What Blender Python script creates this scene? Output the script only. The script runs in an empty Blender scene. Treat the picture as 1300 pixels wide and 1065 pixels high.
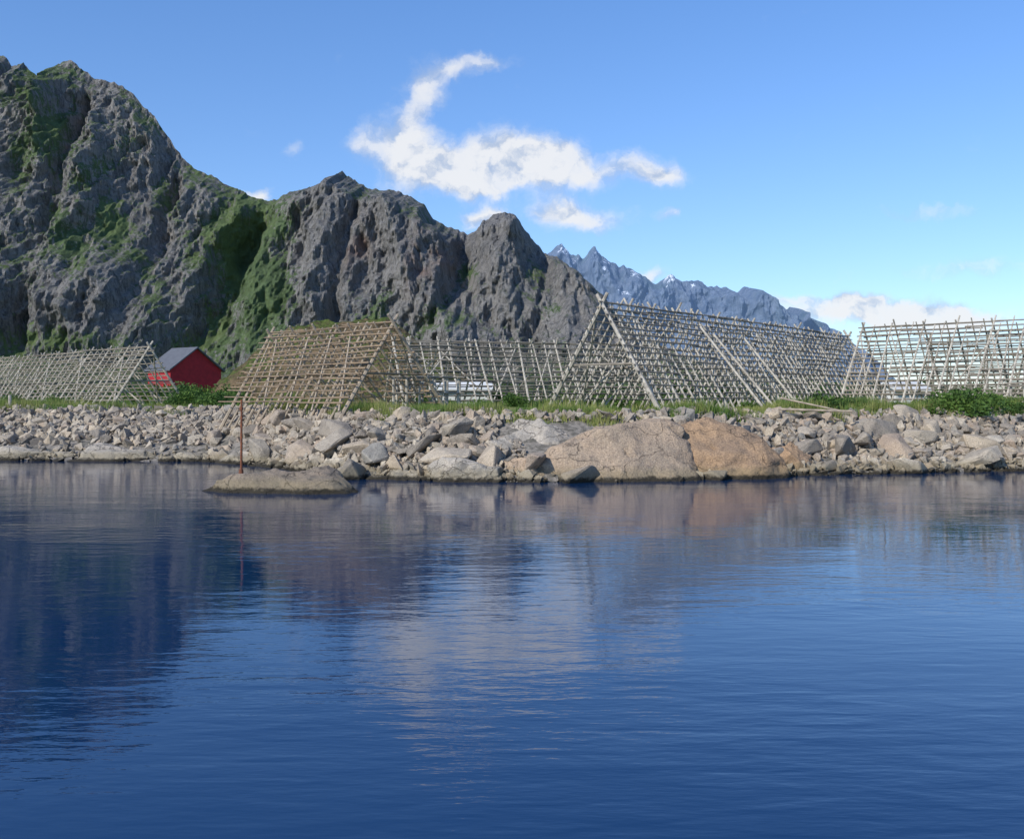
import bpy, math, random
import numpy as np
from mathutils import Vector, Matrix
random.seed(7); np.random.seed(7)
scene=bpy.context.scene
coll=scene.collection
CAMH=3.6

# ------------------------------------------------------------ noise
def _h(ix,iy,iz,seed):
    n=(ix*374761393+iy*668265263+iz*2147483647//3+seed*974634777)&0xffffffff
    n=((n^(n>>13))*1274126177)&0xffffffff
    n=((n^(n>>16))*2246822519)&0xffffffff
    n=n^(n>>15)
    return (n&0xffffff)/float(0xffffff)
def vn(x,y,z,seed=0,lin=False):
    x=np.asarray(x,float);y=np.asarray(y,float)+0*x;z=np.asarray(z,float)+0*x
    ix=np.floor(x).astype(np.int64);iy=np.floor(y).astype(np.int64);iz=np.floor(z).astype(np.int64)
    fx=x-ix;fy=y-iy;fz=z-iz
    if not lin:
        fx=fx*fx*(3-2*fx);fy=fy*fy*(3-2*fy);fz=fz*fz*(3-2*fz)
    r=0
    for a in (0,1):
        for b in (0,1):
            for c in (0,1):
                w=(fx if a else 1-fx)*(fy if b else 1-fy)*(fz if c else 1-fz)
                r=r+w*_h(ix+a,iy+b,iz+c,seed)
    return r*2-1
def fbm(x,y,z,o=4,seed=0,g=0.5,lin=False):
    r=0;a=1;s=0
    for i in range(o):
        r=r+a*vn(x*2**i+i*17.3,y*2**i+i*9.1,z*2**i+i*3.7,seed+i,lin);s+=a;a*=g
    return r/s
def ridged(x,y,z,o=4,seed=0,g=0.5,lin=False):
    r=0;a=1;s=0
    for i in range(o):
        r=r+a*(1-2*np.abs(vn(x*2**i+i*17.3,y*2**i+i*9.1,z*2**i+i*3.7,seed+i,lin)));s+=a;a*=g
    return r/s

# ------------------------------------------------------------ helpers
def mesh_np(name,V,F,mat=None,smooth=False):
    me=bpy.data.meshes.new(name)
    V=np.asarray(V,dtype=np.float32)
    if isinstance(F,np.ndarray):
        n,k=F.shape
        me.vertices.add(len(V)); me.vertices.foreach_set('co',V.ravel())
        me.loops.add(n*k); me.loops.foreach_set('vertex_index',F.ravel().astype(np.int32))
        me.polygons.add(n); me.polygons.foreach_set('loop_start',np.arange(0,n*k,k,dtype=np.int32))
        try: me.polygons.foreach_set('loop_total',np.full(n,k,dtype=np.int32))
        except Exception: pass
        me.update(calc_edges=True); me.validate()
    else:
        me.from_pydata(V.tolist(),[],F); me.update()
    me.polygons.foreach_set('use_smooth',[smooth]*len(me.polygons))
    if mat: me.materials.append(mat)
    return me
def obj(name,me,loc=(0,0,0),parent=None,**kw):
    o=bpy.data.objects.new(name,me); coll.objects.link(o); o.location=loc
    if parent: o.parent=parent
    for k,v in kw.items(): o[k]=v
    return o
def grid_faces(nr,nc):
    i=np.arange(nr-1)[:,None]*nc+np.arange(nc-1)[None,:]
    return np.stack([i,i+1,i+nc+1,i+nc],-1).reshape(-1,4)
def attr(me,name,vals):
    a=me.attributes.new(name,'FLOAT','POINT'); a.data.foreach_set('value',np.asarray(vals,dtype=np.float32).ravel())

class NT:
    def __init__(s,nt): s.nt=nt; s.n=nt.nodes; s.l=nt.links
    def new(s,t,**kw):
        n=s.n.new(t)
        for k,v in kw.items(): setattr(n,k,v)
        return n
    def put(s,sock,v):
        if isinstance(v,bpy.types.NodeSocket): s.l.new(v,sock)
        elif v is not None: sock.default_value=v
    def math(s,op,a,b=None,c=None,clamp=False):
        n=s.new('ShaderNodeMath',operation=op,use_clamp=clamp)
        s.put(n.inputs[0],a); s.put(n.inputs[1],b)
        if c is not None: s.put(n.inputs[2],c)
        return n.outputs[0]
    def vmath(s,op,a,b=None,c=None):
        n=s.new('ShaderNodeVectorMath',operation=op)
        s.put(n.inputs[0],a); s.put(n.inputs[1],b)
        if c is not None: s.put(n.inputs[2],c)
        return n.outputs['Value'] if op=='DOT_PRODUCT' else n.outputs[0]
    def mix(s,f,a,b,mode='MIX'):
        n=s.new('ShaderNodeMix',data_type='RGBA',blend_type=mode)
        s.put(n.inputs[0],f)
        s.put(n.inputs[6],a if isinstance(a,bpy.types.NodeSocket) else (*a,1) if len(a)==3 else a)
        s.put(n.inputs[7],b if isinstance(b,bpy.types.NodeSocket) else (*b,1) if len(b)==3 else b)
        return n.outputs[2]
    def noise(s,vec,scale,detail=4,rough=0.55,dist=0):
        n=s.new('ShaderNodeTexNoise'); s.put(n.inputs['Vector'],vec)
        n.inputs['Scale'].default_value=scale;n.inputs['Detail'].default_value=detail
        n.inputs['Roughness'].default_value=rough;n.inputs['Distortion'].default_value=dist
        return n.outputs[0]
    def crack(s,vec,scale):
        n=s.new('ShaderNodeTexVoronoi',feature='DISTANCE_TO_EDGE'); s.put(n.inputs['Vector'],vec)
        n.inputs['Scale'].default_value=scale
        return n.outputs[0]
    def mapv(s,vec,scale=(1,1,1),loc=(0,0,0),rot=(0,0,0)):
        n=s.new('ShaderNodeMapping'); s.put(n.inputs[0],vec)
        n.inputs['Scale'].default_value=scale;n.inputs['Location'].default_value=loc;n.inputs['Rotation'].default_value=rot
        return n.outputs[0]
    def warp(s,vec,scale,amt,detail=4):
        wn=s.new('ShaderNodeTexNoise'); s.put(wn.inputs['Vector'],vec); wn.inputs['Scale'].default_value=scale; wn.inputs['Detail'].default_value=detail
        sc=s.new('ShaderNodeVectorMath',operation='SCALE'); s.put(sc.inputs[0],wn.outputs['Color']); sc.inputs[3].default_value=amt
        return s.vmath('ADD',vec,sc.outputs[0])
    def rng(s,v,a,b,c=0,d=1,smooth=True):
        n=s.new('ShaderNodeMapRange'); n.interpolation_type='SMOOTHSTEP' if smooth else 'LINEAR'
        s.put(n.inputs[0],v)
        for i,x in enumerate((a,b,c,d)): n.inputs[i+1].default_value=x
        return n.outputs[0]
    def bump(s,h,strength,dist,prev=None):
        n=s.new('ShaderNodeBump'); s.put(n.inputs['Height'],h)
        n.inputs['Strength'].default_value=strength;n.inputs['Distance'].default_value=dist
        if prev is not None: s.put(n.inputs['Normal'],prev)
        return n.outputs[0]
def material(name,rough=0.85,spec=0.3):
    m=bpy.data.materials.new(name); m.use_nodes=True
    T=NT(m.node_tree); B=m.node_tree.nodes['Principled BSDF']
    B.inputs['Roughness'].default_value=rough
    B.inputs['Specular IOR Level'].default_value=spec
    return m,T,B
def posn(T): return T.new('ShaderNodeNewGeometry').outputs['Position']
def sep(T,v):
    n=T.new('ShaderNodeSeparateXYZ'); T.put(n.inputs[0],v); return n.outputs

# ------------------------------------------------------------ materials
def rock_mat(name,c1,c2,c3,scale=1.0,vary=True,wet=True,bump=0.12,cracks=0.0,cw=0.03,cd=0.6):
    m,T,B=material(name,0.9,0.2)
    P=posn(T); S=sep(T,P)
    n1=T.noise(P,0.6*scale,5,0.6,0.4); n2=T.noise(P,3.5*scale,6,0.7); n3=T.noise(P,22*scale,4,0.7)
    col=T.mix(T.rng(n1,0.38,0.62),c1,c2)
    col=T.mix(T.rng(n2,0.5,0.72),col,c3)
    if vary:
        g=T.new('ShaderNodeNewGeometry').outputs['Random Per Island']; r=T.new('ShaderNodeObjectInfo').outputs['Random']
        f=T.math('FRACT',T.math('ADD',g,r))
        cr=T.new('ShaderNodeValToRGB'); T.put(cr.inputs[0],f)
        e=cr.color_ramp.elements; e[0].color=(0.50,0.48,0.46,1); e[1].color=(1.2,1.17,1.10,1)
        for p,c in ((0.2,(0.78,0.74,0.70,1)),(0.4,(1.05,1.0,0.92,1)),(0.55,(0.95,0.82,0.72,1)),(0.7,(0.70,0.72,0.73,1)),(0.85,(1.03,0.93,0.80,1))):
            q=e.new(p); q.color=c
        col=T.mix(1.0,col,cr.outputs[0],'MULTIPLY')
    sp=T.rng(n3,0.3,0.7,0.66,1.24)
    cmb=T.new('ShaderNodeCombineXYZ')
    for i in range(3): T.put(cmb.inputs[i],sp)
    col=T.mix(1.0,col,cmb.outputs[0],'MULTIPLY')
    ck=None
    if cracks:
        wv=T.warp(P,1.3,1.1)
        ck=T.rng(T.crack(T.mapv(wv,(1,1,2.2),rot=(0.4,0.5,0.5)),cracks),0.0,cw)
        col=T.mix(ck,T.mix(cd,col,(0.06,0.05,0.04)),col)
    if wet:
        zz=T.math('ADD',S[2],T.math('MULTIPLY',T.math('SUBTRACT',n2,0.5),0.5))
        col=T.mix(T.rng(zz,0.75,0.3),col,T.mix(0.5,col,(0.22,0.18,0.10)))
        col=T.mix(T.rng(zz,0.26,0.10),col,(0.04,0.034,0.024))
    T.put(B.inputs['Base Color'],col)
    b=T.bump(n2,0.9,bump); b=T.bump(n3,0.8,bump*0.25,b)
    if ck is not None: b=T.bump(ck,0.7,0.06,b)
    T.put(B.inputs['Normal'],b)
    return m
M_rub=rock_mat('rubble_stone',(0.47,0.42,0.35),(0.38,0.34,0.29),(0.265,0.24,0.205))
M_bed=rock_mat('bedrock_stone',(0.47,0.41,0.335),(0.38,0.335,0.275),(0.23,0.20,0.165),vary=False,cracks=0.7)
M_tan=rock_mat('tan_granite',(0.46,0.34,0.235),(0.375,0.29,0.21),(0.25,0.195,0.15),0.7,vary=False,cracks=0.30,cw=0.012,cd=0.55,bump=0.2)
M_org=rock_mat('orange_granite',(0.43,0.28,0.165),(0.335,0.23,0.15),(0.215,0.155,0.11),0.7,vary=False,cracks=0.3,cw=0.012,cd=0.55,bump=0.2)
M_isl=rock_mat('skerry_stone',(0.30,0.235,0.175),(0.22,0.18,0.14),(0.12,0.10,0.08),1.0,vary=False,cracks=0.6,cw=0.02)

def wood_mat(name,a,b):
    m,T,B=material(name,0.85,0.2)
    P=posn(T)
    r=T.new('ShaderNodeNewGeometry').outputs['Random Per Island']
    n=T.noise(P,3,4,0.6)
    col=T.mix(r,a,b); col=T.mix(T.rng(n,0.35,0.7,0,0.65),col,(0.14,0.12,0.10))
    T.put(B.inputs['Base Color'],col)
    return m
M_wood=wood_mat('weathered_wood',(0.43,0.375,0.30),(0.18,0.155,0.125))
M_woodb=wood_mat('brown_wood',(0.43,0.31,0.19),(0.20,0.14,0.09))
M_woodp=wood_mat('pale_wood',(0.60,0.54,0.45),(0.42,0.38,0.31))
M_woodm=wood_mat('tan_wood',(0.54,0.45,0.34),(0.34,0.27,0.19))

def leaf_mat(name,a,b,c):
    m,T,B=material(name,0.7,0.2)
    r=T.new('ShaderNodeNewGeometry').outputs['Random Per Island']
    P=posn(T); n=T.noise(P,0.5,3)
    col=T.mix(r,a,b); col=T.mix(T.rng(n,0.4,0.65),col,c)
    T.put(B.inputs['Base Color'],col)
    tr=T.new('ShaderNodeBsdfTranslucent'); T.put(tr.inputs[0],col)
    ms=T.new('ShaderNodeMixShader'); ms.inputs[0].default_value=0.3
    T.l.new(B.outputs[0],ms.inputs[1]); T.l.new(tr.outputs[0],ms.inputs[2])
    T.l.new(ms.outputs[0],m.node_tree.nodes['Material Output'].inputs[0])
    return m
M_leaf=leaf_mat('shrub_leaves',(0.07,0.135,0.025),(0.14,0.22,0.045),(0.055,0.11,0.03))
M_wood_far=leaf_mat('woodland_leaves',(0.05,0.10,0.025),(0.09,0.15,0.035),(0.04,0.08,0.03))
M_grass=leaf_mat('grass_blades',(0.19,0.25,0.05),(0.40,0.36,0.15),(0.11,0.19,0.04))

def mountain_mat(name,far=False):
    m,T,B=material(name,0.95,0.1)
    P=posn(T); k=0.25 if far else 1.0
    Pv=T.mapv(P,(1,1,0.4))
    Pd=T.mapv(P,(1,1,0.22),rot=(0,0.30,0))
    n1=T.noise(Pv,0.014*k,5,0.6,0.5); n2=T.noise(Pd,0.09*k,8,0.78,0.5); n3=T.noise(P,0.35*k,5,0.78)
    g=T.new('ShaderNodeAttribute'); g.attribute_name='green'; G=g.outputs['Fac']
    if not far:
        rock=T.mix(T.rng(n1,0.35,0.65),(0.325,0.30,0.270),(0.235,0.222,0.207))
        rock=T.mix(T.rng(n2,0.52,0.62),rock,(0.115,0.109,0.102))
        rock=T.mix(T.rng(n3,0.50,0.66),rock,(0.39,0.365,0.33))
        nv=T.noise(T.mapv(P,(1,1,0.13),rot=(0,0.2,0)),0.065,6,0.7,0.4)
        fis=T.rng(T.math('ABSOLUTE',T.math('SUBTRACT',nv,0.5)),0.0,0.016)
        nw=T.noise(T.mapv(P,(1,1,0.4),rot=(0,-0.7,0)),0.05,5,0.65,0.6)
        fis2=T.rng(T.math('ABSOLUTE',T.math('SUBTRACT',nw,0.5)),0.0,0.010)
        fis=T.math('MINIMUM',fis,fis2)
        rock=T.mix(fis,T.mix(0.6,rock,(0.045,0.043,0.043)),rock)
        r=T.new('ShaderNodeAttribute'); r.attribute_name='rust'
        rock=T.mix(T.math('MULTIPLY',r.outputs['Fac'],0.6),rock,(0.31,0.19,0.14))
        gr=T.mix(T.rng(n3,0.35,0.65),(0.125,0.195,0.038),(0.08,0.13,0.033))
        gr=T.mix(T.rng(n1,0.45,0.6),gr,(0.155,0.22,0.05))
        gg=T.math('ADD',G,T.math('ADD',T.math('MULTIPLY',T.math('SUBTRACT',n3,0.5),1.6),T.math('MULTIPLY',T.math('SUBTRACT',n2,0.5),2.0)))
        f=T.math('MULTIPLY',T.rng(gg,0.36,0.58),0.88)
        col=T.mix(f,rock,gr)
        col=T.mix(0.06,col,(0.25,0.36,0.50))  # thin blue distance haze mixed into the rock and grass colour
    else:
        rock=T.mix(T.rng(n2,0.4,0.65),(0.17,0.21,0.28),(0.07,0.105,0.17))  # bluish rock tones: distance haze painted into the base colour
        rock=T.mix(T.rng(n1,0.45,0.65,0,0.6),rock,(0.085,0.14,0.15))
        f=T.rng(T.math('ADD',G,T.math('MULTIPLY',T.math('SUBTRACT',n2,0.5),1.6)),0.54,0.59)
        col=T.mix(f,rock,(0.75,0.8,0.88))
    T.put(B.inputs['Base Color'],col)
    b=T.bump(n2,1.0,8/k if not far else 20); b=T.bump(n3,1.0,2.0/k,b)
    if not far: b=T.bump(fis,0.8,3.0,b)
    T.put(B.inputs['Normal'],b)
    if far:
        B.inputs['Emission Color'].default_value=(0.16,0.28,0.52,1); B.inputs['Emission Strength'].default_value=0.33  # faint blue glow added to imitate air haze over the rock
    return m
M_mtn=mountain_mat('mountain_rock'); M_mtf=mountain_mat('far_mountain_hazed_rock',True)

# ------------------------------------------------------------ shoreline and ground
SX=[-1600,-200,-60,-38,-30.4,-24,-18,-13,-10,-7.4,-3,1,7.9,12.9,18.75,25.4,40,60,200,1600]
SY=[ 260, 110, 70, 63, 60.8, 60,59.5,55,50,47,45.2,44.5,45.6,48.6,50,51.8,55,60,100,240]
def shore(X): return np.interp(X,SX,SY)
def gz(X,Y):
    X=np.asarray(X,float);Y=np.asarray(Y,float)
    t=Y-shore(X)
    zr=np.interp(t,[-12,-6,0,1.5,5.8,7.2,9,30,120,400,1500],[-4,-2.5,-0.25,0.55,2.6,2.95,3.02,3.05,3.3,6,14])
    zl=np.interp(t,[-12,-6,0,3,6,9,11,30,120,400,1500],[-4,-2.0,-0.2,0.8,1.6,2.7,3.0,3.05,3.3,6,14])
    w=np.clip((-14-X)/6,0,1)
    z=zr*(1-w)+zl*w
    z=z+0.10*fbm(X*0.5,Y*0.5,0,3,5)*np.clip(t/2,0,1)
    return z
xs=np.concatenate([np.linspace(-1600,-60,40)[:-1],np.arange(-60,60,0.5),np.linspace(60,1600,40)])
ts=np.concatenate([[-12,-8,-5,-3,-2,-1],np.arange(-0.5,12,0.4),np.arange(12,60,3),np.array([65,80,100,130,170,230,300,400,550,750,1000,1500,2500,6000])])
GX,GT=np.meshgrid(xs,ts); GY=shore(GX)+GT
GZ=gz(GX,GY)
V=np.stack([GX,GY,GZ],-1).reshape(-1,3)
m,T,B=material('ground_turf',0.95,0.1)
P=posn(T);S=sep(T,P)
n1=T.noise(P,0.25,5,0.6);n2=T.noise(P,2.5,5,0.7)
gr=T.mix(T.rng(n1,0.4,0.62),(0.13,0.19,0.04),(0.22,0.22,0.08)); gr=T.mix(T.rng(n2,0.45,0.7,0,0.6),gr,(0.10,0.11,0.04))
st=T.mix(T.rng(n2,0.4,0.6),(0.26,0.23,0.195),(0.12,0.11,0.09))
col=T.mix(T.rng(T.math('ADD',S[2],T.math('MULTIPLY',T.math('SUBTRACT',n1,0.5),0.6)),2.6,2.95),st,gr)
T.put(B.inputs['Base Color'],col);T.put(B.inputs['Normal'],T.bump(n2,0.8,0.15))
obj('ground',mesh_np('ground',V,grid_faces(len(ts),len(xs)),m,True),kind='structure')

# water
m,T,B=material('sea_water',0.012,0.5)
B.inputs['Base Color'].default_value=(0.003,0.026,0.082,1); B.inputs['IOR'].default_value=1.46
P=posn(T)
w1=T.noise(T.mapv(P,(0.5,1.15,1),rot=(0,0,0.12)),0.6,1,0.4,0.3)
w2=T.noise(T.mapv(P,(0.55,1.6,1),rot=(0,0,-0.18)),2.0,1,0.4,0.4)
w3=T.noise(T.mapv(P,(0.6,1.9,1),rot=(0,0,0.1)),6.5,2,0.5)
pt=T.noise(T.mapv(P,(0.6,1.6,1)),0.09,2,0.5)
amp=T.rng(pt,0.35,0.65,0.35,1.15)
h=T.math('ADD',T.math('MULTIPLY',w1,0.016),T.math('ADD',T.math('MULTIPLY',w2,0.0095),T.math('MULTIPLY',w3,0.0030)))
h=T.math('MULTIPLY',h,amp)
T.put(B.inputs['Normal'],T.bump(h,1.0,1.0))
Vw=[(-1600,-400,0),(1600,-400,0),(1600,300,0),(-1600,300,0)]
obj('water',mesh_np('water',Vw,[(0,1,2,3)],m),kind='structure')

# ------------------------------------------------------------ mountains
def mountain(name,pts,dist,foot,apron,x0,x1,du,rows,mat,seed,far=False,gullies=(),greens=(),rusts=()):
    s=dist/1300.0
    pts=np.array(pts,float)
    u=np.arange(x0,x1,du)
    R=np.interp(u,(pts[:,0]-650)*s,(508-pts[:,1])*s+CAMH)
    R=R+s*(2.0*fbm(u/(14*s),0,0,3,seed+50,0.6)+3.6*ridged(u/(8*s),3,0,3,seed+51,0.7,True))
    h=np.linspace(0,1,rows)
    U,Hh=np.meshgrid(u,h)
    RR=np.broadcast_to(R,U.shape)
    Z=RR*Hh
    Y=np.interp(Hh,[0,0.12,1],[foot,apron,dist])
    us=U/s; zs=Z/s
    env=np.clip(Hh*3,0.25,1)*np.clip((1-Hh)*8,0.0,1)
    w=16*fbm(us/50,zs/60,2,3,seed+9)
    w2=9*fbm(us/22,zs/30,5,3,seed+19)
    D=-72*ridged((us+w+0.25*zs)/95,zs/420,1.0,2,seed)*env
    D=D-34*ridged((us+w-0.28*zs)/42,zs/190,4.0,3,seed+3,0.5,True)*env
    D=D-16*ridged((us+0.5*w2+0.22*zs)/18,zs/85,7.0,3,seed+6,0.55,True)*np.clip((1-Hh)*14,0.15,1)
    D=D-8*ridged((us+0.5*w2-0.4*zs)/15,zs/24,17.0,3,seed+26,0.6,True)*np.clip((1-Hh)*14,0.3,1)
    D=D-6.0*ridged((us-0.15*zs)/7,zs/22,9.0,2,seed+16,0.7,True)*np.clip((1-Hh)*14,0.4,1)
    D=D-3.0*fbm(us/3.2,zs/5,3,2,seed+22,0.6,True)
    ter=10*fbm((us+w)/50,(zs+0.35*us)/20,8,3,seed+30,0.5,True)*np.clip((1-Hh)*14,0,1)
    for (xt,xb,zt,wd,dp) in gullies:
        f=np.clip(1-zs/zt,0,1); xc=(xt-650)*(1-f)+(xb-650)*f
        wdd=wd*(0.6+0.8*f)
        D=D+dp*np.exp(-((us-xc)/wdd)**2)*np.clip((1-Hh)*6,0,1)
    Y=Y+D*s+ter*s
    dYdz=np.gradient(Y,axis=0)/np.maximum(np.gradient(Z,axis=0),0.01)
    dYdu=np.gradient(Y,axis=1)/du
    nz=dYdz/np.sqrt(1+dYdz**2+dYdu**2)
    px=us; g=np.zeros_like(us)
    if not far:
        g=0.34*np.clip((nz-0.45)/0.4,0,1)+0.40*fbm(us/36,zs/60,6,4,seed+70)+0.10
        g=g-0.20*np.clip((us+330)/60,0,1)
        for (gx,gy,rx,ry,rot,a) in greens:
            dx=px*dist/np.maximum(Y,1)-(gx-650); dz=(Z*dist/np.maximum(Y,1)/s)-(508-gy)
            c,sn=math.cos(rot),math.sin(rot)
            e=((dx*c+dz*sn)/rx)**2+((-dx*sn+dz*c)/ry)**2
            g=g+0.66*a*np.exp(-e)
        g=g+np.clip((85-zs)/60,0,1)*0.40
        g=g-0.5*np.exp(-(((us+8)/45)**2+((zs-215)/45)**2))
    else:
        g=0.25*np.clip((nz-0.4)/0.4,0,1)+np.clip((zs-90)/60,0,1)*0.35-0.10+0.35*fbm(us/14,zs/12,5,4,seed+80)
        g=g-0.15*np.clip((us-180)/60,0,1)
        g=np.where(zs<95,-1,g)
    rust=np.zeros_like(us)
    for (gx,gy,rx,ry) in rusts:
        rust=rust+np.exp(-(((us-(gx-650))/rx)**2+((zs-(508-gy))/ry)**2))*np.clip(0.6+1.5*fbm(us/14,zs/14,2,3,5),0,1.3)
    bk=np.array([0.97,0.8,0.5,0.1,0.0])
    Zb=RR[:5]*bk[:,None]; Yb=(Y[-1][None,:]+np.array([20,120,300,600,700])[:,None]*s)
    Ub=U[:5]
    V=np.stack([np.vstack([U,Ub]),np.vstack([Y,Yb]),np.vstack([Z,Zb])],-1).reshape(-1,3)
    me=mesh_np(name,V,grid_faces(rows+5,len(u)),mat,False)
    attr(me,'green',np.vstack([g,np.zeros_like(Ub)])); attr(me,'rust',np.vstack([rust,np.zeros_like(Ub)]))
    return obj(name,me,kind='structure')
R1=[(-900,300),(-600,180),(-350,60),(-200,110),(-60,96),(-20,80),(0,76),(12,78),(20,90),(35,86),(50,101),(65,96),(80,86),(92,81),(100,84),(110,95),(125,105),(150,110),(170,122),(185,137),(200,154),(215,176),(235,204),(250,218),(275,228),(300,242),(320,254),(343,259),(360,252),(380,245),(405,239),(420,229),(436,221),(450,232),(470,242),(500,245),(520,252),(540,264),(550,280),(570,292),(595,300),(605,294),(615,282),(630,275),(650,273),(660,284),(675,307),(690,322),(710,330),(730,347),(745,362),(758,378),(775,400),(800,422),(850,450),(950,480),(1150,500),(1500,505)]
greens=[(320,335,80,30,-1.1,0.95),(300,300,34,60,0.3,0.5),(345,278,26,28,0,0.9),(365,300,16,60,-0.2,0.7),(335,390,45,70,0,0.6),(135,270,24,55,0.35,0.9),(70,170,18,40,0,0.7),(30,120,30,30,0,0.55),(25,205,18,60,-0.3,0.7),(90,300,18,60,0.3,0.6),(160,180,34,12,0.6,0.5),(60,90,30,12,0,0.4),(180,330,16,60,0.3,0.5),
 (130,210,60,14,0.5,0.5),(215,250,14,60,0.4,0.55),(480,390,14,35,-0.7,0.8),(555,385,12,40,-0.6,0.9),(595,345,14,14,0,0.9),(590,400,30,10,0,0.6),(60,425,120,16,0,0.4),(300,420,55,30,0,0.4),(390,262,25,10,-.2,.5),(500,260,30,8,-.3,.4),(680,345,14,10,-.6,.5),(510,410,60,14,0,.5),(700,390,30,10,.5,.4)]
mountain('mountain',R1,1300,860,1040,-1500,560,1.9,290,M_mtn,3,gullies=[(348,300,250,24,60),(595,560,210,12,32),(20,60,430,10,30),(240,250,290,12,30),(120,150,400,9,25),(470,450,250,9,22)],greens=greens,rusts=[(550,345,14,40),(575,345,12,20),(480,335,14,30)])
R3=[(300,380),(500,350),(600,340),(680,337),(697,324),(706,314),(713,313),(722,324),(732,326),(742,330),(750,318),(755,316),(763,326),(775,336),(790,341),(806,346),(818,352),(832,364),(845,353),(852,351),(866,360),(885,357),(900,366),(918,366),(930,375),(944,366),(952,368),(965,384),(980,396),(992,404),(1001,393),(1012,400),(1026,410),(1045,426),(1062,440),(1085,455),(1110,470),(1140,488),(1200,500),(1500,504)]
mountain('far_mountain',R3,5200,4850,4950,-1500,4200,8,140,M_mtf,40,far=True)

# ------------------------------------------------------------ rocks
import bmesh
def hull_rock(seed,n=15,bev=0.06):
    r=np.random.RandomState(seed)
    p=r.normal(size=(n,3)); p/=np.linalg.norm(p,axis=1)[:,None]
    p=np.sign(p)*np.abs(p)**0.75
    p*=r.uniform(0.75,1.05,(n,1)); p*=np.array([1,r.uniform(0.6,0.95),r.uniform(0.45,0.8)])
    bm=bmesh.new()
    for q in p: bm.verts.new(q)
    bmesh.ops.convex_hull(bm,input=bm.verts[:])
    for v in [v for v in bm.verts if not v.link_faces]: bm.verts.remove(v)
    if bev: bmesh.ops.bevel(bm,geom=bm.edges[:],offset=bev,segments=1,affect='EDGES',profile=0.5)
    bmesh.ops.recalc_face_normals(bm,faces=bm.faces[:])
    return bm
rock_meshes=[]
for i in range(18):
    bm=hull_rock(100+i,10+i%6,0.05)
    me=bpy.data.meshes.new('boulder_shape'); bm.to_mesh(me); bm.free(); me.materials.append(M_rub); rock_meshes.append(me)

def outcrop(name,cx,cy,rx,ry,h,seed,mat,label,skew=0.0,pw=2.6,rough=0.10,zoff=-0.35,cat='rock',sub=6,crack=0.05,facet=0.0,rz=0):
    bm=bmesh.new(); bmesh.ops.create_icosphere(bm,subdivisions=sub,radius=1)
    P=np.array([v.co[:] for v in bm.verts])
    F=np.array([[v.index for v in f.verts] for f in bm.faces]); bm.free()
    n=(np.abs(P)**pw).sum(1)**(1/pw); Q=P/n[:,None]
    if facet:
        rs=np.random.RandomState(seed+500)
        for k in range(26):
            nn=rs.normal(size=3); nn[2]=abs(nn[2])*0.8; nn/=np.linalg.norm(nn)
            dd=rs.uniform(1-facet,1.0)*(np.abs(nn)**(pw/(pw-1))).sum()**((pw-1)/pw)
            e=Q@nn-dd
            Q=Q-np.clip(e,0,None)[:,None]*nn*0.92
    x,y,z=Q[:,0],Q[:,1],Q[:,2]
    zz=z*(1+skew*x)
    d=1+rough*1.6*fbm(x*1.2+seed,y*1.2,z*1.2,3,seed)+rough*0.9*ridged(x*2.5+seed,y*2.5,z*3,4,seed+4)*0.5
    W=np.stack([x*d*rx,y*d*ry,zz*d*(h-zoff)],-1)
    cr=ridged((W[:,0]+0.5*W[:,2])*0.35+seed,W[:,1]*0.35,W[:,2]*0.25,2,seed+8)
    W*= (1-crack*np.clip((cr-0.82)/0.18,0,1))[:,None]
    W[:,2]+=zoff
    W+=0.07*np.stack([fbm(W[:,0]*2.5,W[:,1]*2.5,W[:,2]*2.5,4,seed+k,0.6) for k in (11,12,13)],-1)
    me=mesh_np(name,W,F,mat,True)
    o=obj(name,me,(cx,cy,0),label=label,category=cat); o.rotation_euler=(0,0,rz); return o
outcrop('large_boulder',4.5,48.0,4.2,3.1,2.65,3,M_tan,'huge smooth rounded tan granite boulder at the waterline',skew=0.12,pw=3.0,rough=0.12,facet=0.30,crack=0.10)
outcrop('large_boulder',10.0,49.2,3.2,2.8,2.65,9,M_org,'smooth orange brown granite boulder wedged against the larger one',skew=-0.30,pw=2.8,rough=0.12,facet=0.28,crack=0.10)
outcrop('rock_outcrop',0.9,49.4,2.9,2.4,2.8,15,M_bed,'grey rounded rock hump among the shore rubble',skew=0.10,rough=0.16,facet=0.40)
outcrop('rock_outcrop',0.6,46.4,1.7,1.4,1.8,18,M_tan,'broken tan granite block leaning on a huge boulder',rough=0.2,facet=0.5,pw=3)
outcrop('rock_outcrop',-1.9,46.1,2.3,1.4,1.25,21,M_bed,'low pale fissured bedrock ledge at the waterline',skew=0.2,rough=0.3,facet=0.5,pw=3)
outcrop('rock_outcrop',-4.8,47.0,1.7,1.3,0.95,23,M_bed,'low fissured grey bedrock ledge beside the water',rough=0.3,facet=0.5,pw=3)
outcrop('rock_outcrop',-2.2,48.4,1.6,1.2,2.1,29,M_bed,'flat pale slab of rock tilted on the rubble bank',rough=0.3,facet=0.5,pw=3)
outcrop('rock_outcrop',7.9,50.8,1.4,1.0,3.4,27,M_isl,'dark pointed rock between two big boulders',rough=0.25,facet=0.4)
outcrop('rock_outcrop',13.4,50.6,1.6,1.2,1.5,43,M_org,'low brown rock beside the orange granite boulder',rough=0.25,facet=0.4)
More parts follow.
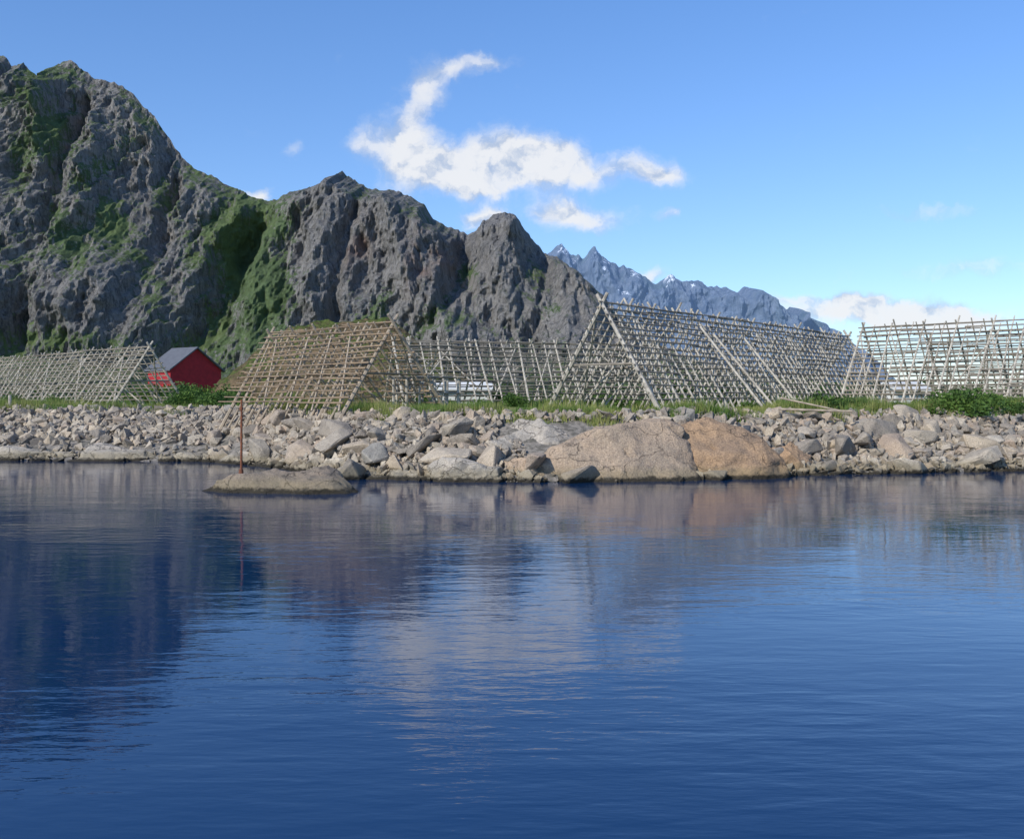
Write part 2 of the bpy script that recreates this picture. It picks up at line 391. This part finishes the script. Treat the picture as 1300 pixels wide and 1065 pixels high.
for i,(cx,cy,rx,ry,h,rz) in enumerate([(-34,64.0,4.6,2.3,0.95,.1),(-28,62.8,4.2,2.2,0.9,-.1),(-23.3,61.9,3.4,2.1,0.95,.15),(-19,61.4,2.8,1.9,0.9,-.2),(-15.3,58.9,2.4,1.7,0.9,-.6),(-30.5,66,4.4,2.0,1.55,.05),(-24.5,65.2,3.6,1.9,1.5,-.1),(-12.3,55.3,2.0,1.5,0.8,-.7),(-39,66.4,4.5,2.4,1.4,.2),(-44,68,5,2.5,1.2,.2),(-18.8,64,2.8,1.7,1.5,0)]):
    outcrop('rock_outcrop',cx,cy,rx,ry,h,31+i*3,M_bed,'long low slab of pale grey shore bedrock',rough=0.36,pw=2.5,sub=6,crack=0.08,facet=0.5,rz=rz)
isl=outcrop('skerry',-9.0,40.9,3.2,1.8,1.0,77,M_isl,'low dark rounded rock islet rising from the water',skew=0.22,pw=2.3,rough=0.22,zoff=-0.4,facet=0.25)

big=[(4.5,48.0,4.1,3.0),(10.0,49.2,3.0,2.6),(0.9,49.4,1.7,1.4)]
def inbig(x,y):
    return any(((x-a)/c)**2+((y-b)/d)**2<0.98 for a,b,c,d in big)
placed=[];cnt=0
rr=random.Random(5)
tries=0
while cnt<298 and tries<60000:
    tries+=1
    X=rr.uniform(-36,34); t=rr.uniform(0.0,6.4)
    left=X<-15
    if left: t=rr.uniform(3.5,9.3)
    y=float(shore(X))+t
    s=rr.choice([0.40,0.46,0.52,0.60,0.7])*rr.uniform(0.85,1.15)
    if cnt<80 : s=rr.uniform(0.8,1.3)
    if t>4.5: s*=0.78
    if left: s*=0.8
    if inbig(X,y): continue
    if any((X-a)**2+(y-b)**2<(0.66*(s+c))**2 for a,b,c in placed): continue
    placed.append((X,y,s)); cnt+=1
    z=float(gz(X,y))
    o=obj('boulder',rr.choice(rock_meshes),(X,y,z+s*0.20))
    o.rotation_euler=(rr.uniform(-0.1,0.7),rr.uniform(-0.35,0.35),rr.uniform(0,6.28))
    o.scale=(s*rr.uniform(1.05,1.5),s*rr.uniform(0.85,1.15),s*rr.uniform(0.75,1.1))
    wet=z<0.5
    o['label']='dark wet angular boulder at the water edge' if wet else ('large angular pale granite boulder on the rubble bank' if s>0.65 else 'angular pale granite boulder on the rubble bank')
    o['category']='boulder'; o['group']='boulders piled on the shore embankment'
# small rubble
Vs=[];Fs=[];off=0
base=[]
for i in range(10):
    bm=hull_rock(300+i,9+i%4,0); bmesh.ops.triangulate(bm,faces=bm.faces[:])
    base.append((np.array([v.co[:] for v in bm.verts]),np.array([[v.index for v in f.verts] for f in bm.faces]))); bm.free()
r=np.random.RandomState(8)
for i in range(11500):
    X=r.uniform(-45,42); left=X<-15
    t=r.uniform(-0.3,7.0) if not left else (r.uniform(4.5,10.2) if r.rand()<0.85 else r.uniform(0,4.5))
    y=float(shore(X))+t
    if inbig(X,y): continue
    s=r.choice([0.09,0.13,0.17,0.22,0.30,0.40])*r.uniform(0.8,1.2)*(1.1 if left else 1)
    bv,bf=base[r.randint(10)]
    a=r.uniform(0,6.28,3); Rm=np.array(Matrix.Rotation(a[0],3,'X')@Matrix.Rotation(a[1],3,'Y')@Matrix.Rotation(a[2],3,'Z'))
    v=(bv*s*r.uniform(0.8,1.3,3))@Rm.T
    v+=np.array([X,y,float(gz(X,y))+r.uniform(0,0.14)])
    Vs.append(v);Fs.append(bf+off);off+=len(v)
obj('rubble',mesh_np('rubble',np.vstack(Vs),np.vstack(Fs),M_rub),kind='stuff')

# ------------------------------------------------------------ poles
def pole_geo(a,b,r0,r1,n=6):
    a=np.array(a,float);b=np.array(b,float);d=b-a;L=np.linalg.norm(d);d/=L
    up=np.array([0,0,1.]) if abs(d[2])<0.9 else np.array([1.,0,0])
    x=np.cross(d,up);x/=np.linalg.norm(x);y=np.cross(d,x)
    an=np.arange(n)*2*math.pi/n
    ring=np.cos(an)[:,None]*x+np.sin(an)[:,None]*y
    V=np.vstack([a+ring*r0,b+ring*r1])
    F=[(i,(i+1)%n,n+(i+1)%n,n+i) for i in range(n)]+[tuple(range(n))[::-1],tuple(range(n,2*n))]
    return V,F
def poles_mesh(name,L,mat,n=6):
    Vs=[];Fs=[];o=0
    for (a,b,r0,r1) in L:
        V,F=pole_geo(a,b,r0,r1,n); Vs.append(V);Fs+= [tuple(i+o for i in f) for f in F]; o+=len(V)
    return mesh_np(name,np.vstack(Vs),Fs,mat,False)

def rack(A,Bp,H,w,spacing,nr,seed,label,main=3,mat=M_wood,matm=M_woodp,H2=None,rrad=0.05,rakes=3,jit=0.14,endr=0.11):
    q=random.Random(seed)
    A=np.array([A[0],A[1],0.]);Bp=np.array([Bp[0],Bp[1],0.])
    L=np.linalg.norm(Bp-A); ax=(Bp-A)/L; pr=np.array([-ax[1],ax[0],0])
    mid=(A+Bp)/2; base=np.array([mid[0],mid[1],float(gz(mid[0],mid[1]))])
    e=obj('fish_drying_rack',None,tuple(base)); e.empty_display_size=0.5
    e['label']=label;e['category']='fish rack';e['group']='wooden fish drying racks on the grass behind the shore'
    H2=H2 or H
    nf=int(L/spacing)+1
    for i in range(nf):
        s=i/(nf-1)*L; c=A+ax*s; hh=H+(H2-H)*s/L
        end=i in (0,nf-1)
        mainf=(i%main==0) or end
        ro=endr if end else (0.088 if mainf else 0.062)
        ps=[]
        for sg in (-1,1):
            j=0 if end else q.uniform(-jit,jit)
            foot=c+pr*sg*(w+0.12)+ax*j; fz=float(gz(foot[0],foot[1]))-0.15
            top=c-pr*sg*w*0.05+ax*((0 if end else q.uniform(-jit,jit))+sg*0.06)
            ext=q.uniform(1.02,1.05) if end else (q.uniform(0.98,1.05) if mainf else q.uniform(0.93,1.01))
            f3=np.array([foot[0],foot[1],fz]);t3=np.array([top[0],top[1],base[2]+hh*1.04])
            t3=f3+(t3-f3)*ext
            ps.append((f3-base,t3-base,ro*1.1,ro*0.75))
        obj('slanting_pole_pair',poles_mesh('slanting_pole_pair',ps,matm),parent=e)
        if (i%6==0 or i==nf-1):
            zt=base[2]+hh*0.42; k=w*(1-0.42)
            a=c-pr*k*1.05+ax*0.12;b=c+pr*k*1.05+ax*0.12
            a[2]=b[2]=zt
            obj('cross_beam',poles_mesh('cross_beam',[(a-base,b-base,0.07,0.06)],mat),parent=e)
        if i%rakes==0 and i<nf-2:
            for sg in (-1,1):
                ln=spacing*q.uniform(2.0,4.5)
                s0=s; s1=min(s+ln,L)
                if q.random()<0.3: s0,s1=s1,s0
                a=A+ax*s0+pr*sg*(w-0.12); b=A+ax*s1+pr*sg*(w*0.10)
                a[2]=base[2]; b[2]=base[2]+hh*0.9
                obj('diagonal_brace',poles_mesh('diagonal_brace',[(a-base,b-base,0.065,0.05)],matm),parent=e)
    for sg in (-1,1):
        for k in range(nr):
            f=0.10+0.90*k/(nr-1)
            ps=[];s=-q.uniform(0.05,0.4)
            while s<L+0.2:
                l=q.uniform(4.0,6.0); s1=min(s+l,L+q.uniform(0.1,0.7))
                out=0.02+q.uniform(-0.02,0.03)
                def pt(ss,dz):
                    cc=A+ax*ss+pr*sg*(w*(1-f)+out); hh=H+(H2-H)*ss/L
                    return np.array([cc[0],cc[1],base[2]+f*hh+dz])
                dz=q.uniform(-0.05,0.05)
                ps.append((pt(s,dz)-base,pt(s1,dz+q.uniform(-0.10,0.10))-base,rrad*q.uniform(0.85,1.25),rrad*0.7))
                s=s1-q.uniform(0.3,0.9)
                if s1>=L: break
            obj('horizontal_pole',poles_mesh('horizontal_pole',ps,mat,5),parent=e)
    return e
rack((-30.4,86),(-62,118),5.0,3.3,1.3,14,1,'long weathered grey triangular wooden fish drying rack on grass')
rack((-6.6,57),(-15.8,67),4.9,3.7,0.9,15,2,'brownish triangular wooden fish drying rack above the rubble bank',mat=M_woodb,matm=M_woodm,jit=0.3)
rack((4.95,56.5),(28.5,87),5.95,3.6,0.9,16,3,'tall pale wooden fish drying rack with its open end facing out',endr=0.125)
rack((27.4,80),(46,60.5),6.2,3.8,0.8,17,4,'weathered wooden fish drying rack behind green bushes',jit=0.2,rrad=0.055)
rack((-9.0,78),(12,86),5.1,3.2,1.1,13,5,'low grey wooden fish drying rack on the grass',mat=M_wood,jit=0.25)
rack((-9.5,95),(13,101),5.9,3.2,1.8,11,6,'grey wooden fish drying rack standing behind another rack')
rack((40,98),(66,84),6.4,3.6,1.6,11,8,'grey wooden fish drying rack at the edge of the meadow')

def trestle(A,Bp,n,h,label):
    A=np.array([*A,0.]);Bp=np.array([*Bp,0.]);base=np.array([A[0],A[1],float(gz(A[0],A[1]))])
    e=obj('wooden_trestle',None,tuple(base)); e['label']=label;e['category']='wooden frame'
    for i in range(n):
        for dy in (0,1.8):
            c=A+(Bp-A)*i/(n-1)+np.array([0,dy,0]); c[2]=base[2]-0.1
            obj('post',poles_mesh('post',[(c-base,c-base+np.array([0.03,0,h]),0.085,0.075)],M_woodp),parent=e)
    for dy in (0,1.8):
        for hh in (0.5,0.97):
            a=A.copy();b=Bp.copy();a[1]+=dy-0.1;b[1]+=dy-0.1;a[0]-=0.3;b[0]+=0.3;a[2]=b[2]=base[2]+h*hh
            obj('rail',poles_mesh('rail',[(a-base,b-base,0.06,0.05)],M_wood),parent=e)
trestle((-6.9,59.5),(-3.2,60.5),6,2.0,'open wooden frame of upright posts beside the drying racks')
trestle((33,66),(39,63),5,1.6,'weathered fence like frame of posts in the tall grass')

def single(name,a,b,r0,r1,mat,label,cat):
    a=np.array(a,float);b=np.array(b,float)
    return obj(name,poles_mesh(name,[((0,0,0),b-a,r0,r1)],mat,8),tuple(a),label=label,category=cat)
g0=float(gz(15,56))
single('wooden_log',(14.2,54.6,g0+0.3),(17.8,53.6,g0+0.2),0.07,0.05,M_woodm,'long pale log lying on top of the rubble bank','log')
single('wooden_log',(14.6,55.8,g0+0.9),(17.6,54.6,g0+0.2),0.05,0.04,M_woodm,'thin pale pole lying in the grass by the racks','log')
for i,(xa,ya,xb,yb,hh) in enumerate([(14.3,57.6,11.2,61,4.9),(15.6,60.0,12.4,63,4.6),(18.2,64,15.2,67,4.6)]):
    z=float(gz(xa,ya))
    single('leaning_pole',(xa,ya,z-0.1),(xb,yb,z+hh),0.075,0.06,M_woodp,'pale pole leaning against the tall drying rack','pole')
single('wooden_post',(-35.3,72,2.9),(-35.3,72,3.95),0.12,0.11,M_woodp,'short pale wooden post at the edge of the bank','post')

m,T,B=material('rusty_iron',0.8,0.3)
P=posn(T);n=T.noise(P,9,5,0.7);T.put(B.inputs['Base Color'],T.mix(T.rng(n,0.35,0.65),(0.24,0.08,0.035),(0.12,0.05,0.03)))
M_rust=m
mk=obj('marker_pole',None,(-10.75,40.6,0.45)); mk['label']='thin rusty iron marker pole fixed on a rock islet';mk['category']='marker pole'
obj('shaft',poles_mesh('shaft',[((0,0,-0.3),(0.03,0,3.18),0.05,0.04)],M_rust,10),parent=mk)
obj('collar',poles_mesh('collar',[((0,0,0.1),(0,0,0.42),0.11,0.08),((0.02,0,2.75),(0.02,0,2.87),0.075,0.075)],M_rust,10),parent=mk)

# ------------------------------------------------------------ buildings
def simple_mat(name,c,c2,sc=2.0,rough=0.8):
    m,T,B=material(name,rough,0.3); P=posn(T); n=T.noise(P,sc,4,0.6)
    col=T.mix(T.rng(n,0.3,0.7),c,c2)
    T.put(B.inputs['Base Color'],col); return m
M_red=simple_mat('red_paint',(0.38,0.022,0.03),(0.28,0.018,0.025)); M_roof=simple_mat('slate_roof',(0.095,0.10,0.115),(0.12,0.125,0.14))
M_white=simple_mat('white_paint',(0.68,0.68,0.66),(0.56,0.56,0.54))
def house(name,gx,gy,ang,Lh,W,wh,rh,mw,mr,label,cat,dm=None):
    z=float(gz(gx,gy))-0.2
    e=obj(name,None,(gx,gy,z)); e.rotation_euler=(0,0,ang); e['label']=label;e['category']=cat
    w=W/2
    V=[(0,-w,0),(0,w,0),(0,w,wh),(0,0,wh+rh),(0,-w,wh),(-Lh,-w,0),(-Lh,w,0),(-Lh,w,wh),(-Lh,0,wh+rh),(-Lh,-w,wh)]
    F=[(0,1,2,3,4),(9,8,7,6,5),(0,4,9,5),(1,6,7,2)]
    obj('wall',mesh_np('wall',V,F,mw),parent=e)
    o=0.4;sl=rh/w; V=[];F=[]
    for sg in (-1,1):
        b=len(V)
        for x in (o,-Lh-o):
            V+= [(x,0,wh+rh+0.03),(x,sg*(w+o),wh-sl*o+0.03),(x,sg*(w+o),wh-sl*o+0.2),(x,0,wh+rh+0.22)]
        for f in [(0,1,2,3),(7,6,5,4),(0,4,5,1),(3,2,6,7),(1,5,6,2),(0,3,7,4)]: F.append(tuple(b+i for i in f))
    obj('roof',mesh_np('roof',V,F,mr),parent=e)
    def box(nm,x0,x1,y0,y1,z0,z1,mt,par):
        V=[(x,y,zz) for x in (x0,x1) for y in (y0,y1) for zz in (z0,z1)]
        F=[(0,1,3,2),(4,6,7,5),(0,4,5,1),(2,3,7,6),(0,2,6,4),(1,5,7,3)]
        return obj(nm,mesh_np(nm,V,F,mt),parent=par)
    box('door',0.003,0.06,-W*0.12,W*0.12,0.2,min(2.6,wh*0.85),dm or M_white,e)
    return e
house('red_barn',-42.2,137,math.atan2(-0.6,0.8),5.0,8.0,4.7,2.8,M_red,M_roof,'red wooden barn with dark grey pitched roof','barn',dm=M_red)
house('white_shed',35.5,90,0.3,3.0,2.4,1.7,0.5,M_white,M_white,'small white shed in the meadow behind the racks','shed')
house('white_shed',-2.2,90,0.15,4.6,2.2,1.7,0.5,M_white,M_white,'small white cabin standing between the drying racks','shed')

def knoll(cx,cy,rx,ry,h,seed,mat,name='hill'):
    n=130; a=np.linspace(-1.3,1.3,n); X,Y=np.meshgrid(a,a); r2=np.sqrt((np.abs(X)**2.0+np.abs(Y)**2.0))
    Z=h*np.clip(1-r2**1.6,-0.2,1)+0.14*h*fbm(X*3,Y*3,0,4,seed)+0.10*h*ridged(X*6,Y*6,0,4,seed+2,0.5,True)
    V=np.stack([X*rx+cx,Y*ry+cy,Z+2.6],-1).reshape(-1,3)
    obj(name,mesh_np(name,V,grid_faces(n,n),mat,False),kind='structure')
m,T,B=material('heath_knoll',0.95,0.1);P=posn(T);n1=T.noise(P,0.35,5,0.65);n2=T.noise(P,1.8,5,0.7)
c=T.mix(T.rng(n1,0.4,0.6),(0.24,0.17,0.10),(0.15,0.12,0.065)); nz=sep(T,T.new('ShaderNodeNewGeometry').outputs['Normal'])[2]
c=T.mix(T.rng(T.math('ADD',nz,T.math('MULTIPLY',n1,0.7)),0.98,1.2),c,(0.11,0.155,0.035)); c=T.mix(T.rng(n2,0.46,0.62,0,0.85),c,(0.07,0.06,0.035))
T.put(B.inputs['Base Color'],c);T.put(B.inputs['Normal'],T.bump(n2,1,0.8))
knoll(-16.5,104,15.5,12,9.4,4,m)

# ------------------------------------------------------------ vegetation
def leaf_cloud(n,rad,size,seed,flat=0.75,clumps=14):
    r=np.random.RandomState(seed)
    cc=r.normal(size=(clumps,3));cc/=np.linalg.norm(cc,axis=1)[:,None];cc*=r.uniform(0.3,0.85,(clumps,1));cc[:,2]=np.abs(cc[:,2])*flat
    k=r.randint(clumps,size=n)
    d=r.normal(size=(n,3));d/=np.linalg.norm(d,axis=1)[:,None]
    p=(cc[k]+d*r.uniform(0.2,0.42,(n,1)))*rad; p[:,2]=np.abs(p[:,2])
    a=r.normal(size=(n,3));a/=np.linalg.norm(a,axis=1)[:,None]
    b=np.cross(a,r.normal(size=(n,3)));b/=np.linalg.norm(b,axis=1)[:,None]
    s=size*r.uniform(0.6,1.4,(n,1))
    V=np.stack([p-a*s,p+b*s*0.5,p+a*s,p-b*s*0.5],1).reshape(-1,3)
    return V
def quads(n): return np.arange(n*4).reshape(-1,4)
shr=[]
for i in range(5):
    V=leaf_cloud(2600,1.0,0.055,500+i)
    Vq=V;F=[tuple(f) for f in quads(2600)]
    r=random.Random(i);o=len(Vq)
    st=[]
    for k in range(6):
        a=r.uniform(0,6.28);P_,F_=pole_geo((0,0,-0.1),(0.5*math.cos(a),0.5*math.sin(a),0.6),0.03,0.012,5)
        st.append(P_);F+=[tuple(j+o for j in f) for f in F_];o+=len(P_)
    shr.append(mesh_np('shrub',np.vstack([Vq]+st),F,M_leaf))
def shrub(x,y,s,k,hs=1.0,z=None):
    o=obj('shrub',shr[k%5],(x,y,(float(gz(x,y)) if z is None else z)-0.05)); o.scale=(s*1.2,s,s*hs); o.rotation_euler=(0,0,k*1.3)
    o['label']='dense green leafy shrub growing in the shore grass';o['category']='bush';o['group']='green bushes along the top of the bank'
k=0
for px,d,s in [(1225,58.5,2.0),(1190,58,1.2),(1258,60,1.3),(1050,58,1.6),(1025,57,1.1),(1075,59,1.2),(1290,59,1.0),(1140,59,0.9),(245,80,2.0),(266,78,1.9),(288,76,1.7),(228,84,1.6),(305,70,1.3),(252,100,3.0),(275,98,3.0),(210,112,3.2),(190,114,3.0),(230,106,3.2),(300,94,2.4),(160,116,2.6),(380,72,1.2),(470,60,0.7),(540,66,1.2),(575,68,1.0),(615,70,1.0),(655,76,1.6),(690,62,0.9),(720,64,1.1),(770,66,1.4),(810,70,1.3),(860,76,1.6),(905,80,1.4),(940,82,1.6),(990,88,1.8),(730,88,2.0),(640,92,2.0),(550,90,2.0),(20,95,1.6),(70,92,1.3),(120,90,1.2),(1000,60,0.8),(1175,64,1.1),(1100,60,0.9),(950,60,0.8),(1210,68,1.5),(1275,66,1.4)]:
    shrub((px-650)/1300*d,d,s,k,0.85 if k%2 else 1.0); k+=1

r=np.random.RandomState(77);Vs=[]
for i in range(760):
    d=r.uniform(140,400); X=r.uniform(-0.72,0.72)*d
    if abs(X+46)<20 and d<185: continue
    s=r.uniform(2.2,4.4)
    V=leaf_cloud(130,s,0.5,1000+i%60,1.1,9)
    V=V+np.array([X,d,float(gz(X,d))-0.3]); Vs.append(V)
V=np.vstack(Vs); obj('woodland',mesh_np('woodland',V,quads(len(V)//4),M_wood_far),kind='stuff')

r=np.random.RandomState(55); n=110000
X=r.uniform(-46,44,n); tt=r.gamma(1.5,2.2,n); left=X<-15
t0=np.where(left,8.6,5.8)+1.2*fbm(X*0.4,0,0,3,9)
Y=shore(X)+t0+tt
dens=fbm(X*0.35,Y*0.5,0,3,12)
keep=dens>-0.14
X=X[keep];Y=Y[keep];n=len(X)
Z=gz(X,Y)
hgt=r.uniform(0.15,0.62,n)*(1+1.3*fbm(X*0.3,Y*0.3,3,3,14)); wd=r.uniform(0.015,0.035,n)
an=r.uniform(0,6.28,n); lean=r.uniform(0,0.4,n); la=r.uniform(0,6.28,n)
bx=np.cos(an)*wd;by=np.sin(an)*wd
V=np.stack([np.stack([X-bx,Y-by,Z-0.03],-1),np.stack([X+bx,Y+by,Z-0.03],-1),np.stack([X+np.cos(la)*lean*hgt,Y+np.sin(la)*lean*hgt,Z+hgt],-1)],1).reshape(-1,3)
obj('grass',mesh_np('grass',V,np.arange(n*3).reshape(-1,3),M_grass),kind='stuff')

# ------------------------------------------------------------ sun & sky
sd=Vector((-0.58,-0.62,0.60)).normalized()
el=math.asin(sd.z); az=math.atan2(sd.x,sd.y)
L=bpy.data.lights.new('sun','SUN'); L.energy=4.4; L.angle=math.radians(0.5); L.color=(1,0.955,0.87)
lo=bpy.data.objects.new('sun',L); coll.objects.link(lo); lo.rotation_euler=(-sd).to_track_quat('-Z','Y').to_euler(); lo.location=(-50,-70,80)

w=bpy.data.worlds.new('World'); scene.world=w; w.use_nodes=True
T=NT(w.node_tree); bg=w.node_tree.nodes['Background']
sky=T.new('ShaderNodeTexSky'); sky.sky_type='NISHITA'; sky.sun_disc=False
sky.sun_elevation=el; sky.sun_rotation=az; sky.altitude=0; sky.air_density=1.0; sky.dust_density=0.3; sky.ozone_density=2.5
tc=T.new('ShaderNodeTexCoord').outputs['Generated']; S=sep(T,tc)
yy=T.math('MAXIMUM',S[1],0.05)
cb=T.new('ShaderNodeCombineXYZ'); T.put(cb.inputs[0],T.math('DIVIDE',S[0],yy)); T.put(cb.inputs[1],T.math('DIVIDE',S[2],yy))
uv=cb.outputs[0]
wn=T.new('ShaderNodeTexNoise'); T.put(wn.inputs['Vector'],uv); wn.inputs['Scale'].default_value=16; wn.inputs['Detail'].default_value=5; wn.inputs['Roughness'].default_value=0.62
wsub=T.vmath('SUBTRACT',wn.outputs['Color'],(0.5,0.5,0.5))
puv=T.vmath('MULTIPLY_ADD',wsub,(0.065,0.05,0.0),uv)
nC=T.noise(puv,26,6,0.62)
nD=T.noise(T.vmath('ADD',puv,(-0.006,0.012,0)),26,3,0.55)
blobs=[(618,83,30,10,.7),(574,92,26,14,.68),(538,107,20,19,.78),(524,140,17,28,.75),(508,182,30,22,.85),(460,180,18,20,.6),(540,208,46,22,.95),(590,213,46,24,1.1),(655,207,42,26,1.15),(712,208,34,22,1.1),(742,222,26,12,.85),(620,234,80,7,.55),
 (806,212,32,16,.85),(838,221,22,12,.75),(708,264,26,12,.88),(742,276,38,13,1.0),(606,278,18,13,.95),(624,265,14,9,.95),(848,274,12,8,.7),(332,247,13,9,1.2),(825,350,20,10,.85),(1070,394,74,13,1.0),(1150,398,78,13,1.0),(1215,404,54,11,.85),(1090,381,40,8,.9),(1180,270,60,6,.50),(1240,342,90,12,.46),(1000,376,30,6,.55),(370,188,10,10,.5)]
cur=None
for (x,y,rx,ry,a) in blobs:
    sx=1300./rx;sy=1300./ry;bx=(x-650)/1300.;bv=(508-y)/1300.
    p=T.vmath('MULTIPLY_ADD',puv,(sx,sy,0),(-bx*sx,-bv*sy,0))
    e=T.vmath('DOT_PRODUCT',p,p)
    ev=T.math('POWER',0.53,e)
    cur=T.math('MULTIPLY',ev,a) if cur is None else T.math('MULTIPLY_ADD',ev,a,cur)
cur=T.math('MINIMUM',cur,1.2)
dd=T.math('ADD',cur,T.math('MULTIPLY',T.math('SUBTRACT',nC,0.5),1.0))
front=T.math('MULTIPLY',T.rng(S[1],0.2,0.35),T.rng(S[2],0.0,0.02))
mask=T.math('MULTIPLY',T.math('MULTIPLY',T.rng(dd,0.12,1.25),0.93),front)
shade=T.rng(T.math('ADD',T.math('MULTIPLY',T.math('SUBTRACT',nC,nD),2.6),T.math('MULTIPLY',dd,0.32)),-0.2,0.44)
ccol=T.mix(shade,(0.48,0.57,0.73),(0.88,0.89,0.91))
skyc=T.mix(1.0,sky.outputs[0],(0.140,0.140,0.140),'MULTIPLY')
el1=T.rng(S[2],0.0,0.45,smooth=False)
tint=T.mix(el1,(0.82,0.92,1.14),(0.74,1.04,1.40))
skyc=T.mix(1.0,skyc,tint,'MULTIPLY')
fin=T.mix(mask,skyc,ccol)
T.put(bg.inputs[0],fin); bg.inputs[1].default_value=1.0

# ------------------------------------------------------------ camera
cam=bpy.data.cameras.new('camera'); co=bpy.data.objects.new('camera',cam); coll.objects.link(co)
cam.sensor_width=36; cam.lens=36; cam.sensor_fit='HORIZONTAL'; cam.clip_end=20000; cam.clip_start=0.1
co.location=(0,0,CAMH); co.rotation_euler=(math.radians(90-1.08),0,0)
scene.camera=co
scene.view_settings.view_transform='Standard'; scene.view_settings.look='None'; scene.view_settings.exposure=0
